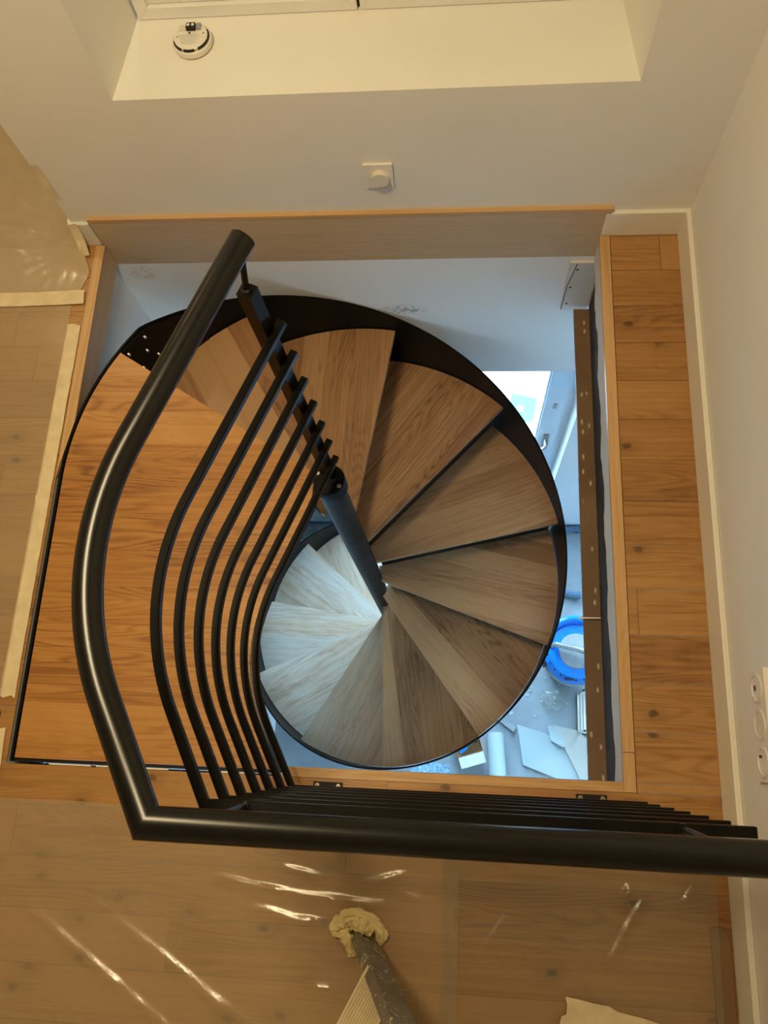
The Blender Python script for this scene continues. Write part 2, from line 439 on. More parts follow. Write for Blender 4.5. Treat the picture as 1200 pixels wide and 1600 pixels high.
# splayed left reveal and right reveal of the niche
prism(bm, [(NX0, .012), (NX0+.001, .012), (-1.573, ND), (-1.573, .34), (NX0, .34)][::1], NZ, 2.05)
prism(bm, [(NX1, .012), (NX1, .34), (-.27, .34), (-.27, ND), (NX1-.001, .012)], NZ, 2.05)
bmesh.ops.recalc_face_normals(bm, faces=bm.faces)
struct('wall_back', bm, M['wall'])
struct('wall_right', boxes((HX1, HX1+.15, HY0, .34, -.10, TOP)), M['wall'])
struct('wall_left', boxes((HX0-.15, HX0, HY0, 2.2, -.1, TOP)), M['wall'])
struct('wall_front', boxes((HX0-.15, HX1+.15, HY0-.15, HY0, -.42, TOP)), M['wall'])
struct('wall_hall', boxes((HX0-.15, -1.955, 2.2, 2.35, -.42, TOP), (-1.955, -1.85, .34, 2.35, -.42, TOP)), M['wall'])
struct('ceiling', boxes((HX0-.15, HX1+.15, HY0-.15, 2.35, TOP, TOP+.15)), M['wall'])

# window in the niche (only its lower rails show)
w = BM(); fy = ND
for (a, b) in ((-1.566, -.962), (-.954, -.276)):
    # mitred frame made of four trapezoid rails
    o = [(a, NZ+.002), (b, NZ+.002), (b, 2.04), (a, 2.04)]; t_ = .036
    i_ = [(a+t_, NZ+t_), (b-t_, NZ+t_), (b-t_, 2.04-t_), (a+t_, 2.04-t_)]
    for q in range(4):
        p = [o[q], o[(q+1) % 4], i_[(q+1) % 4], i_[q]]
        A = [w.verts.new((x, fy, z)) for x, z in p]; B = [w.verts.new((x, fy+.05, z)) for x, z in p]
        w.faces.new(A); w.faces.new(B[::-1])
        for j in range(4): w.faces.new((A[j], B[j], B[(j+1) % 4], A[(j+1) % 4]))
bmesh.ops.recalc_face_normals(w, faces=w.faces)
wf = struct('window_1', w, M['frame'], bevel=.0015)
w = boxes((-1.53, -.998, fy+.014, fy+.05, NZ+.038, NZ+.075), (-.918, -.312, fy+.014, fy+.05, NZ+.038, NZ+.075),
          (-1.53, -1.49, fy+.014, fy+.05, NZ+.075, 2.0), (-1.03, -.998, fy+.014, fy+.05, NZ+.075, 2.0),
          (-.918, -.88, fy+.014, fy+.05, NZ+.075, 2.0), (-.35, -.312, fy+.014, fy+.05, NZ+.075, 2.0))
build('window_sash', w, M['frame'], wf, bevel=.002)
build('pane', boxes((-1.49, -1.03, fy+.034, fy+.04, NZ+.07, 2.0), (-.88, -.35, fy+.034, fy+.04, NZ+.07, 2.0)), M['glass'], wf)
build('added_shutter', boxes((-1.57, -.27, .336, .345, NZ, 2.05)), M['frame'], wf)  # unseen opaque panel, added to keep daylight from leaking in
build('gap_seal', boxes((-.962, -.954, fy+.012, fy+.05, NZ+.002, 2.04)), M['dark'], wf)

# ------------------------------------------------------------------ baseboards
BH = .108
bb = BM()
sweep(bb, [(-.236, .006, BH/2), (.009, .006, BH/2), (.009, -3.99, BH/2)], rrect(.0075, BH/2, .002, 2))
struct('baseboard_right', bb, M['baseboard'])
bb = boxes((-1.965, -1.893, 0.0, .012, 0, BH))
struct('baseboard_back', bb, M['baseboard'])
bb = boxes((HX0, -1.97, 2.18, 2.2, 0, BH), (-1.968, -1.956, .012, 2.18, 0, BH))
struct('baseboard_hall', bb, M['baseboard'])

# ------------------------------------------------------------------ oak trim round the opening
# tall board against the back wall: its ends are cut square, top edge lipped
fb = BM(); box(fb, -1.887, -.222, -.001, .012, -.106, .120); 
f1 = build('fascia_board', fb, M['board'], uv=lambda c, n, p: (c.x, c.z+c.y))
tag(f1, 'long oak veneer upstand board standing against the wall behind the stairwell', 'board')
WORLD[f1.name] = Vector(f1.location)
build('edge_strip', boxes((-1.889, -.221, -.003, .012, .120, .133)), M['edging'], f1, uv=lambda c, n, p: (c.x, c.y+c.z), bevel=.001)
# left board
lb = BM(); prism(lb, [(-1.912, -.003), (-1.912, -.83), (-1.884, -.655), (-1.884, -.003)], -.106, -.004)
f2 = build('edge_board', lb, M['board'], uv=lambda c, n, p: (c.y, c.z+c.x))
tag(f2, 'oak edge board lining the left side of the stairwell', 'board')
eb = BM(); prism(eb, [(-1.913, -.004), (-1.913, -.84), (-1.908, -.80), (-1.882, -.65), (-1.882, -.004)], -.004, .004)
build('edge_strip', eb, M['edging'], f2, uv=lambda c, n, p: (c.y, c.x+c.z), bevel=.001)
# right board: oak lip over ragged plaster
rb = BM()
N = 60; r = random.Random(3)
prev = None
for i in range(N+1):
    y = -.004+(YN-.02)*i/N; zb = -.128+.012*sin(i*.7)+r.uniform(-.008, .008)
    q = [rb.verts.new(p) for p in ((-.237, y, -.012), (-.237, y, zb), (-.212, y, zb), (-.212, y, -.012))]
    if prev:
        for j in range(4): rb.faces.new((prev[j], q[j], q[(j+1) % 4], prev[(j+1) % 4]))
    else: rb.faces.new(q[::-1])
    prev = q
rb.faces.new(prev); bmesh.ops.recalc_face_normals(rb, faces=rb.faces)
f3 = build('edge_board', rb, M['filler'])
tag(f3, 'rough white plaster edge with an oak lip on the right side of the stairwell', 'board')
build('edge_strip', boxes((-.240, -.209, -1.58, -.004, -.012, .004), (-.240, -.209, YN-.024, -1.5815, -.012, .004)), M['edging'], f3,
      uv=lambda c, n, p: (c.y, c.x+c.z), bevel=.0008)
# near edge
nb = boxes((-1.135, -.2405, YN-.024, YN, -.10, .003))
f4 = build('edge_board', nb, M['edging'], uv=lambda c, n, p: (c.x, c.y+c.z), bevel=.001)
tag(f4, 'oak edge board along the near side of the stairwell below the railing', 'board')

# ------------------------------------------------------------------ stairwell below floor level
lw = boxes((XL-.25, XL, -4.5, .3, FZ, -.106))
struct('wall_lower_left', lw, M['lowwall'])
DX0, DX1, DZ = -1.30, -.115, -.930                  # glazed door opening
struct('wall_lower_back', boxes((XL, DX0, .0, .33, FZ, -.107), (DX0, DX1, .0, .33, DZ, -.107),
        (DX1, .55, .0, .33, FZ, -.13), (.55, 1.9, .0, .33, DZ, -.13), (1.9, 2.6, 0, .33, FZ, -.13)), M['lowwall'], origin=(0, 0, 0))
struct('wall_lower_right', boxes((2.6, 2.75, -4.5, .33, FZ, -.1)), M['lowwall'])
struct('wall_lower_front', boxes((-2.135, 2.75, -4.65, -4.5, FZ, -.1)), M['lowwall'])
struct('floor', boxes((-2.135, 2.75, -4.65, .33, FZ-.2, FZ)), M['concrete'])
struct('baseboard_lower_back', boxes((XL, DX0, -.012, 0, FZ, FZ+.035), (DX1, .5, -.012, 0, FZ, FZ+.035)), M['hose'])

# brown steel beam under the right edge
bmB = boxes((-.268, -.2, YN-.02, -.03, -.400, -.385), (-.2149, -.2, YN-.02, -.03, -.385, -.15))
be = build('ceiling_beam', bmB, M['beam'])
tag(be, 'brown painted steel beam spotted with plaster under the right edge of the stairwell', 'beam')
struct('shade_strip', boxes((-.2165, -.2152, YN-.02, -.03, -.365, -.125)), M['web_shade'])  # thin dark strip over the web, standing in for its shade
# light plate with screw holes in the far right corner of the opening
pl = build('corner_plate', boxes((-.312, -.216, -.012, -.001, -.42, -.128)), M['filler'], bevel=.002)
tag(pl, 'grey screwed plasterboard corner block where the beam meets the back wall', 'board')
for (y, z_) in ((-.0132, -.165), (-.0132, -.27), (-.0132, -.375)):
    h = BM(); tube(h, (-.285-.01*(z_ < -.2), y, z_), (-.285-.01*(z_ < -.2), y+.003, z_), .0042, seg=12)
    build('screw_hole', h, M['dark'], pl)
h = BM(); pts = [(-.290, -.13), (-.299, -.20), (-.308, -.26), (-.309, -.33), (-.3105, -.41)]
for a, b in zip(pts, pts[1:]): tube(h, (a[0], -.0125, a[1]), (b[0], -.0125, b[1]), .0014, seg=6)
build('crack', h, M['dark'], pl)
pn = BM(); tube(pn, (-.285, -1.165, -.382), (-.2165, -1.165, -.374), .0045, seg=12)
tag(build('pin', pn, M['bolt']), 'short shiny metal pin sticking out over the brown beam', 'pin')

# ------------------------------------------------------------------ glazed door below
def ring_frame(bm, x0, x1, z0, z1, y0, y1, t):
    box(bm, x0, x1, y0, y1, z1-t, z1); box(bm, x0, x1, y0, y1, z0, z0+t)
    box(bm, x0, x0+t, y0, y1, z0+t, z1-t); box(bm, x1-t, x1, y0, y1, z0+t, z1-t)
DY = .13
b1 = BM(); ring_frame(b1, DX0, DX1, FZ, DZ, DY-.01, DY+.06, .045)
d1 = struct('door_1', b1, M['framed'], bevel=.003)
b1 = BM(); ring_frame(b1, DX0+.04, DX1-.040, FZ+.04, DZ-.035, DY-.028, DY+.03, .100)
leaf = build('door_leaf', b1, M['framed'], d1, bevel=.007)
b1 = BM(); ring_frame(b1, DX0+.138, DX1-.138, FZ+.138, DZ-.133, DY-.018, DY-.002, .012)
build('glazing_bead', b1, M['framed'], leaf, bevel=.002)
build('pane', boxes((DX0+.138, DX1-.138, DY, DY+.006, FZ+.138, DZ-.133)), M['glass'], leaf)
hd = boxes((-.222, -.190, DY-.038, DY-.0285, -2.06, -1.86))
pipe(hd, [(-.206, DY-.03, -1.92), (-.206, DY-.075, -1.92), (-.210, DY-.083, -1.925), (-.235, DY-.085, -1.96), (-.285, DY-.085, -1.965)], .010, 12)
build('door_handle', hd, M['alu'], leaf, bevel=.0)
for zz in (-1.30, ):
    build('latch', boxes((-.212, -.195, DY-.036, DY-.028, zz-.22, zz-.17)), M['alu'], leaf, bevel=.002)
w2 = BM(); ring_frame(w2, .55, 1.9, FZ, DZ, .0, .06, .06); box(w2, 1.2, 1.26, 0, .06, FZ+.06, DZ-.06)  # unseen second window, added to light the right of the lower floor
w2o = struct('added_window', w2, M['framed'], bevel=.003)
build('pane', boxes((.61, 1.2, .02, .026, FZ+.06, DZ-.06), (1.26, 1.84, .02, .026, FZ+.06, DZ-.06)), M['glass'], w2o)

# outside
struct('courtyard', boxes((-30, 30, .4, 60, -9.2, -9)), M['ground'])
ho = thing('outbuilding', 'teal roofed building seen small through the lower glazed door', 'building', (.2, 3.6, -9))
def far(p): return (-.667+(p[0]+.667)*.955, -1.615+(p[1]+1.615)*.955)
hb = BM(); prism(hb, [far(p) for p in ((.06, 3.42), (.38, 3.36), (.44, 3.66), (.12, 3.76))], -9, -8.55)
build('wall', hb, M['bwhite'], ho)
hb = BM(); prism(hb, [far(p) for p in ((.0, 3.36), (.41, 3.31), (.47, 3.70), (.09, 3.80))], -8.55, -8.49)
build('roof', hb, M['teal'], ho, bevel=.01)
hb = BM(); prism(hb, [far(p) for p in ((-.25, 3.50), (-.04, 3.40), (.05, 3.78), (-.16, 3.84))], -9, -8.7)
build('annex', hb, M['teal'], ho, bevel=.01)
build('skylight', boxes((.13, .22, 3.24, 3.34, -8.495, -8.47)), M['pack'], ho)

# ------------------------------------------------------------------ spiral staircase
st = thing('spiral_staircase', 'spiral staircase of oak treads on black steel winding down through the opening', 'staircase', (T.x, T.y, FZ))
def pol(a, r): return (T.x+r*sin(a), T.y+r*cos(a))
def zk(k): return -OFF-k*H
# pole
p = BM(); tube(p, (T.x, T.y, FZ), (T.x, T.y, .02), .0428, seg=48)
build('centre_pole', p, M['pole'], st, smooth=True)
CAP = (-1.052, -.853)
p = BM(); lathe(p, (CAP[0], CAP[1], 0), [(.044, -.02), (.047, -.018), (.047, .047), (.045, .050)], 44)
cap = build('pole_cap', p, M['post'], st, smooth=True)
for (x, y) in ((-1.085, -.835), (-1.021, -.873)):
    p = BM(); lathe(p, (x, y, .050), [(.0062, 0), (.0062, .002), (.0045, .004)], 16); build('bolt', p, M['bolt'], cap, smooth=True)
# treads: tread k descends clockwise; its nose lies on the radius A0+DA*(k-2)
for k in range(1, 13):
    an = A0+DA*(k-2); ar = an-DA-.05
    zt = zk(k); th = .026
    bm = BM(); n = 26
    ap = an-DA; OV = .044
    def rear(off, rr, inner=.040):
        d = Vector((sin(ap), cos(ap))); nn = Vector((-cos(ap), sin(ap)))
        q = T+nn*off+d*math.sqrt(rr*rr-off*off); return q, T+nn*off+d*inner
    ro, ri = rear(OV, RS)
    arr = math.atan2(ro.x-T.x, ro.y-T.y)
    while arr > an: arr -= 2*pi
    while arr < an-pi: arr += 2*pi
    outer = [pol(arr+(an-arr)*i/n, RS) for i in range(n+1)]
    pts = outer+[pol(an, .040), tuple(ri)]
    prism(bm, pts[::-1], zt-th, zt)
    bi = an-.12
    e1 = Vector((sin(bi), cos(bi))); e2 = Vector((cos(bi), -sin(bi)))
    def uvf(c, nn, pp, e1=e1, e2=e2, k=k):
        d = Vector((c.x-T.x, c.y-T.y)); return (d.dot(e1)+(c.z-zt if abs(nn.z) < .5 else 0), d.dot(e2)+.03*k+(c.z-zt if abs(nn.z) < .5 else 0))
    tr = build('tread', bm, M['tread' if k < 8 else 'tread_dusty_lit1' if k < 9 else 'tread_dusty_lit2'], st, uv=uvf, ids=lambda p, k=k: (k*3.7, .2), bevel=.0018)
    # folded steel pan with riser under the board
    bm = BM()
    dn_ = Vector((sin(an), cos(an))); bk = Vector((-cos(an), sin(an)))
    fo = T+bk*.06+dn_*.80; fi = T+bk*.06+dn_*.05
    af = math.atan2(fo.x-T.x, fo.y-T.y)
    while af < arr: af += 2*pi
    prism(bm, ([pol(arr+(af-arr)*i/n, RS-.004) for i in range(n+1)]+[tuple(fi), tuple(ri)])[::-1], zt-th-.03, zt-th-.001)
    build('tread_pan', bm, M['black_flat'], st)
    # upstand closing the gap behind the board, up to the tread above
    bm = BM(); d = Vector((sin(ap), cos(ap), 0)); nn = Vector((-cos(ap), sin(ap), 0))
    z0 = zt-.02; z1 = zt+H-th-.032 if k > 1 else zt+H-.1
    obox(bm, Vector((T.x, T.y, (z0+z1)/2))+nn*(OV+.003)+d*(RS+.05)/2, d, nn, (0, 0, 1), (RS-.06)/2, .002, (z1-z0)/2)
    build('riser', bm, M['black_flat'], st)
    bm = BM(); tube(bm, (T.x, T.y, zt-.085), (T.x, T.y, zt-.03), .0430, seg=48)
    build('hub', bm, M['pole'], st, smooth=True)
# outer stringer: helical band of flat steel
def ztop(a): return min(.004, -OFF-H*(a-A0)/DA-2*H+.085)
bm = BM(); prev = None
aS = -pi/2+.0; aE = A0+DA*10+.0; n = 260
for i in range(n+1):
    a = aS+(aE-aS)*i/n; zt = ztop(a); hgt = .42 if a > -.95 else .27
    zb = max(FZ, zt-hgt)
    x0, y0 = pol(a, RS+.004); x1, y1 = pol(a, RS+.012)
    q = [bm.verts.new(v) for v in ((x0, y0, zb), (x0, y0, zt), (x1, y1, zt), (x1, y1, zb))]
    if prev:
        for j in range(4): bm.faces.new((prev[j], q[j], q[(j+1) % 4], prev[(j+1) % 4]))
    else: first = q; bm.faces.new(q)
    prev = q
bm.faces.new(prev[::-1])
bmesh.ops.recalc_face_normals(bm, faces=bm.faces)
sg = build('stringer', bm, M['post'], st, smooth=True)
# splice plate with five bolts where the stringer leaves the landing
bm = BM(); q0 = None
for i in range(13):
    a = -1.02+.34*i/12; zt = min(-.002, ztop(a)-.004)
    x0, y0 = pol(a, RS-.003); x1, y1 = pol(a, RS+.004)
    q = [bm.verts.new(v) for v in ((x0, y0, zt-.22), (x0, y0, zt), (x1, y1, zt), (x1, y1, zt-.22))]
    if q0:
        for j in range(4): bm.faces.new((q0[j], q[j], q[(j+1) % 4], q0[(j+1) % 4]))
    else: bm.faces.new(q)
    q0 = q
bm.faces.new(q0[::-1]); bmesh.ops.recalc_face_normals(bm, faces=bm.faces)
sp = build('splice_plate', bm, M['post'], sg, smooth=True)
for (a, dz) in ((-1.00, -.03), (-.905, -.03), (-.93, -.09), (-.985, -.14), (-.90, -.15)):
    x0, y0 = pol(a, RS-.003); x1, y1 = pol(a, RS-.010)
    p = BM(); tube(p, (x0, y0, dz), (x1, y1, dz-.001), .0065, .005, 14); build('bolt', p, M['bolt'], sp, smooth=True)

# landing
BX = [(-1.028+.004, -.820+.011)]
A_ = Vector((-1.019, -.8167)); C_ = Vector((-1.0755, -1.703)); K_ = Vector((-1.246, -1.372))
def rail_plan(a=A_, c=C_, k=K_, R=.46, end=-.214, n=22):
    d0 = (k-a).normalized(); d1 = (c-k).normalized()
    th = math.acos(max(-1, min(1, d0.dot(d1)))); t = R*math.tan(th/2)
    p0 = k-d0*t; p1 = k+d1*t
    nrm = Vector((-d0.y, d0.x)); 
    if nrm.dot(d1) < 0: nrm = -nrm
    o = p0+nrm*R; v0 = p0-o
    s = 1 if (d0.x*d1.y-d0.y*d1.x) > 0 else -1
    pts = [a]
    for i in range(n+1):
        an = s*th*i/n; pts.append(o+Vector((v0.x*cos(an)-v0.y*sin(an), v0.x*sin(an)+v0.y*cos(an))))
    pts.append(c)
    if end is not None: pts.append(Vector((end, -1.703)))
    return pts
curve = rail_plan(end=None)
aL = A0-2*DA
edge = [Vector((q.x-.052, q.y)) for q in curve if q.y > -1.66 and q.y < -.9]
e_end = Vector((curve[-1].x-.052-.02, YN-.012))
pts = [pol(aL, .05)]
n = 24
pts += [pol(aL-(aL+pi/2)*i/n, RS) for i in range(n+1)]          # outer arc anticlockwise to the left side
pts += [(T.x-RS, -1.664), (-1.155, -1.664)]
pts += [(q.x, q.y) for q in edge[::-1]]
pts += [(T.x-.045, T.y-.045)]
bm = BM(); prism(bm, pts, -.030, .002)
ld = build('landing_tread', bm, M['landing'], st, uv=lambda c, n, p: (c.x+(c.z if abs(n.z) < .5 else 0), c.y+.055), ids=lambda p: (1.3, .7), bevel=.0015)
ld['label'] = 'large warm oak landing'
pan = [(p_[0], p_[1]) for p_ in pts]
bm = BM(); prism(bm, pan, -.09, -.031); build('landing_pan', bm, M['black_flat'], st)
# steel rim left of and in front of the landing
bm = BM()
box(bm, T.x-RS-.012, T.x-RS-.004, -1.674, -.843, -.20, .004)
build('landing_rim', bm, M['black'], st)
bm = boxes((T.x-RS-.004, -1.16, -1.6735, -1.667, -.20, -.004)); build('landing_rim', bm, M['black_flat'], st)
for (x0, x1) in ((-1.79, -1.67), (-1.655, -1.45), (-1.33, -1.215)):
    bm = boxes((x0, x1, -1.6785, -1.6745, -.012, -.001)); build('gap_glint', bm, M['plastic'], st)  # white dashes standing in for brightness glinting through the gap

# ------------------------------------------------------------------ railing
ra = thing('stair_railing', 'black steel railing with thick round handrail and seven thin bars round the stairwell', 'railing', (-.66, -1.705, 0))
BZ = .862; BS = .1201
plan = rail_plan()
shift = [Vector((p.x, p.y)) for p in plan]
for i in range(7):
    bm = BM(); zz = BZ-i*BS
    d0 = (Vector(plan[1])-Vector(plan[0])).normalized()
    sweep(bm, [(p.x, p.y, zz) for p in shift], rrect(.0085, .0085, .0018, 1))
    build('bar', bm, M['bar'], ra, smooth=False)
HZ = 1.13
hp = rail_plan(a=Vector((-1.027, -.822)), c=Vector((-1.069, -1.712)), k=Vector((-1.246, -1.372)), R=.46, end=None)
hp.append(Vector((HX1-.003, -1.716)))
bm = BM(); sweep(bm, [(p.x, p.y, HZ) for p in hp], circ(.0218, 32))
build('handrail', bm, M['black'], ra, smooth=True)
# newel on the pole cap
d0 = Vector((A_-K_)).normalized(); D = Vector((d0.x, d0.y, 0)); Nn = Vector((-d0.y, d0.x, 0))
NP = Vector((-1.053, -.834, 0))
bm = BM(); obox(bm, NP+Vector((0, 0, .525)), D, Nn, (0, 0, 1), .0145, .0145, .475)
build('newel_post', bm, M['post'], ra, bevel=.003)
bm = BM(); tube(bm, NP+Vector((-.002, .002, .995)), (-1.040, -.800, HZ-.012), .006, seg=14); build('handrail_rod', bm, M['black'], ra, smooth=True)
bm = BM(); lathe(bm, (NP.x-.001, NP.y+.001, 1.0), [(.010, 0), (.010, .003)], 18); build('washer', bm, M['black'], ra, smooth=True)
# two uprights on base plates along the straight run
for x in (-1.008, -.323):
    bm = boxes((x-.0385, x+.0385, -1.735, -1.6885, .001, .007)); bp = build('base_plate', bm, M['black_flat'], ra, bevel=.001)
    for s in (-1, 1):
        p = BM(); lathe(p, (x+s*.028, -1.6975, .007), [(.0062, 0), (.0062, .002), (.0045, .004)], 16); b_ = build('bolt', p, M['bolt'], bp, smooth=True)
        p = BM(); lathe(p, (x+s*.028, -1.6975, .0108), [(.002, 0), (.002, .0006)], 8); build('socket_hole', p, M['dark'], b_)
    bm = boxes((x-.016, x+.016, -1.709, -1.699, .007, BZ-.008)); build('upright', bm, M['black'], ra, bevel=.001)
    bm = BM(); tube(bm, (x, -1.704, BZ+.006), (x, -1.712, HZ-.014), .0062, seg=14)
    tube(bm, (x, -1.704, BZ+.006), (x, -1.7045, BZ+.014), .010, seg=14)
    build('handrail_rod', bm, M['black'], ra, smooth=True)

# ------------------------------------------------------------------ wall fittings
sw = thing('dimmer_switch', 'square white dimmer switch with a round knob on the back wall', 'switch', (-.92, .011, .24))
bm = boxes((-.964, -.879, .003, .011, .2445, .3395)); pl_ = build('switch_plate', bm, M['plastic'], sw, bevel=.0015)
bm = BM(); tube(bm, (-.918, .004, .289), (-.918, .0015, .289), .0300, seg=40); build('knob_ring', bm, M['plastic'], sw, smooth=True)
bm = BM(); tube(bm, (-.918, .002, .289), (-.918, -.011, .289), .0275, .0268, seg=40); build('knob', bm, M['plastic2'], sw, smooth=True, bevel=.0015)

so = thing('wall_socket', 'triple white socket plate on the right wall', 'socket', (.016, -1.51, .26))
bm = boxes((.005, .0168, -1.636, -1.392, .262, .352)); build('socket_plate', bm, M['plastic'], so, bevel=.0015)
for i, y in enumerate((-1.434, -1.514, -1.594)):
    bm = BM()
    # raised ring with recessed well
    c = Vector((.005, y, .305)); seg = 40; ax = Vector((-1, 0, 0))
    prof = [(.034, 0), (.034, .003), (.031, .004), (.027, .003), (.025, -.004 if i != 1 else .001), (.0, -.004 if i != 1 else .001)]
    rings = [[bm.verts.new(c+Vector((-h_, r_*cos(2*pi*j/seg), r_*sin(2*pi*j/seg)))) for j in range(seg)] for r_, h_ in prof[:-1]]
    for A, B in zip(rings, rings[1:]):
        for j in range(seg): bm.faces.new((A[j], A[(j+1) % seg], B[(j+1) % seg], B[j]))
    bm.faces.new(rings[-1]); bmesh.ops.recalc_face_normals(bm, faces=bm.faces)
    wl = build('socket_well', bm, M['plastic2'], so, smooth=True)
    if i == 0:
        build('slot', boxes((.0005, .0022, y-.006, y+.006, .300, .305)), M['dark'], wl)
        bm = BM(); tube(bm, (.004, y-.024, .292), (.0005, y-.024, .292), .007, seg=20); build('screw_cover', bm, M['plastic2'], wl, smooth=True)
    if i == 1:
        bm = BM(); tube(bm, (.004, y-.029, .300), (.0008, y-.029, .300), .005, seg=18); build('screw_cover', bm, M['plastic2'], wl, smooth=True)
    if i == 2:
        bm = BM(); tube(bm, (.006, y+.012, .296), (.0005, y+.012, .296), .003, seg=14)
        build('pin_hole', bm, M['dark'], wl, smooth=True)

# smoke detector lying upside down on the niche sill
sd = thing('smoke_detector', 'round white smoke detector lying upside down on the niche sill', 'smoke detector', (-1.40, .187, NZ))
c = (-1.40, .187, NZ)
bm = BM(); lathe(bm, c, [(.044, .0005), (.052, .006), (.054, .014), (.054, .022), (.052, .024), (.0495, .024), (.0495, .018)], 56, cap1=False)
lathe(bm, c, [(.0495, .018), (.046, .0181)], 56, cap0=False, cap1=False)
build('cover', bm, M['plastic'], sd, smooth=True)
bm = BM(); lathe(bm, c, [(.0465, .010), (.0465, .029), (.0445, .031)], 56); build('back_plate', bm, M['plastic'], sd, smooth=True)
for (a0, a1) in ((-10, 28), (-60, -14), (-108, -72), (-160, -116)):
    bm = BM(); prev = None
    for i in range(11):
        a = radians(a0+(a1-a0)*i/10)
        q = [bm.verts.new((c[0]+r_*cos(a), c[1]+r_*sin(a), NZ+.0300)) for r_ in (.0450, .0490)]
        q += [bm.verts.new((c[0]+r_*cos(a), c[1]+r_*sin(a), NZ+.0240)) for r_ in (.0490, .0450)]
        if prev:
            for j in range(4): bm.faces.new((prev[j], q[j], q[(j+1) % 4], prev[(j+1) % 4]))
        else: bm.faces.new(q)
        prev = q
    bm.faces.new(prev[::-1]); bmesh.ops.recalc_face_normals(bm, faces=bm.faces)
    build('vent_slot', bm, M['dark'], sd)
bm = boxes((c[0]-.012, c[0]+.012, c[1]+.016, c[1]+.034, NZ+.031, NZ+.042)); cb = build('terminal_block', bm, M['dark'], sd, bevel=.001)
for s in (-1, 1):
    p = BM(); lathe(p, (c[0]+s*.0062, c[1]+.026, NZ+.0415), [(.0042, 0), (.0042, .0015)], 14); build('terminal', p, M['plastic'], cb)
build('battery_cover', boxes((c[0]-.034, c[0]-.014, c[1]+.016, c[1]+.034, NZ+.031, NZ+.036)), M['plastic2'], sd, bevel=.001)
build('clip', boxes((c[0]+.014, c[0]+.026, c[1]+.018, c[1]+.036, NZ+.031, NZ+.038)), M['grey'], sd, bevel=.001)
bm = BM()
for i in range(7):
    y = c[1]+.004-.005*i; wd = .034-.0022*i
    box(bm, c[0]-wd, c[0]+wd*(.9 if i % 2 else .6), y-.001, y, NZ+.0308, NZ+.0313)
build('printed_lines', bm, M['grey'], sd)
for (x, y) in ((-.036, -.002), (.034, .008), (-.004, .010)):
    p = BM(); lathe(p, (c[0]+x, c[1]+y, NZ+.0305), [(.0032, 0), (.0032, .0008)], 3 if abs(x) > .02 else 12); build('screw_slot', p, M['dark'], sd)

# ------------------------------------------------------------------ masking tape and film
def strip(name, path, w, label, z=.003, jag=.0, group=None):
    """strip of tape lying along a plan polyline, torn ends"""
    P = [Vector(p) for p in path]; r = random.Random(len(label)); L = []
    for a, b in zip(P, P[1:]):
        m = max(2, int((b-a).length/.03))
        for i in range(m): L.append(a.lerp(b, i/m))
    L.append(P[-1]); bm = BM(); rows = []
    for i, p_ in enumerate(L):
        d = (L[min(i+1, len(L)-1)]-L[max(i-1, 0)]).normalized(); nn = Vector((-d.y, d.x))
        ww = w/2+r.uniform(-jag, jag)
        row = []
        for s in (-1, -.5, 0, .5, 1):
            e = r.uniform(-.006, .006) if i in (0, len(L)-1) else 0
            q = p_+nn*s*ww+d*e; row.append(bm.verts.new((q.x, q.y, z+r.uniform(0, .0012))))
        rows.append(row)
    for A, B in zip(rows, rows[1:]):
        for j in range(4): bm.faces.new((A[j], B[j], B[j+1], A[j+1]))
    bmesh.ops.recalc_face_normals(bm, faces=bm.faces)
    if bm.faces[:][0].normal.z < 0: bmesh.ops.reverse_faces(bm, faces=bm.faces[:])
    ex = bmesh.ops.extrude_face_region(bm, geom=bm.faces[:])
    bmesh.ops.translate(bm, verts=[v for v in ex['geom'] if isinstance(v, bmesh.types.BMVert)], vec=(0, 0, -.0006))
    bmesh.ops.recalc_face_normals(bm, faces=bm.faces)
    o = build(name, bm, M['tape'], smooth=False); tag(o, label, 'tape', group); return o
strip('masking_tape', [(-1.941, -.305), (-1.944, -.9), (-1.944, -1.50)], .046, 'long strip of cream masking tape beside the left edge of the oak landing', jag=.001)
strip('masking_tape', [(-1.955, -1.585), (-1.952, -1.72)], .050, 'short strip of masking tape at the near left corner of the landing', jag=.001)
strip('masking_tape', [(-2.6, -.215), (-2.1, -.212), (-1.925, -.205)], .052, 'masking tape strip running to the left away from the stairwell', z=.008, jag=.001)

def sheet(name, fn, nu, nv, m, label, cat, smooth=True):
    bm = BM(); g = [[bm.verts.new(fn(i/nu, j/nv)) for i in range(nu+1)] for j in range(nv+1)]
    for j in range(nv):
        for i in range(nu): bm.faces.new((g[j][i], g[j][i+1], g[j+1][i+1], g[j+1][i]))
    o = build(name, bm, m, smooth=smooth); return tag(o, label, cat)
from mathutils import noise as MN
def seg_d(p, a, b):
    a, b = Vector(a), Vector(b); d = b-a; t = max(0, min(1, (p-a).dot(d)/d.length_squared)); return (p-(a+d*t)).length, t
R1 = [((-1.80, -2.02), (-1.30, -2.33), .010, .012), ((-1.56, -2.035), (-1.13, -2.29), .009, .013), ((-1.16, -1.958), (-.83, -1.975), .006, .008),
      ((-1.20, -2.00), (-1.02, -2.022), .006, .008), ((-1.17, -2.026), (-.97, -2.022), .005, .006), ((-1.05, -2.17), (-.93, -2.165), .005, .006),
      ((-.90, -1.93), (-.78, -1.90), .006, .008), ((-1.3, -1.93), (-1.1, -1.965), .006, .008), ((-1.62, -1.99), (-1.56, -2.035), .006, .009), ((-1.12, -1.90), (-1.0, -1.925), .005, .007), ((-.80, -1.95), (-.72, -1.965), .005, .006), ((-1.0, -2.13), (-1.12, -2.2), .005, .006)]
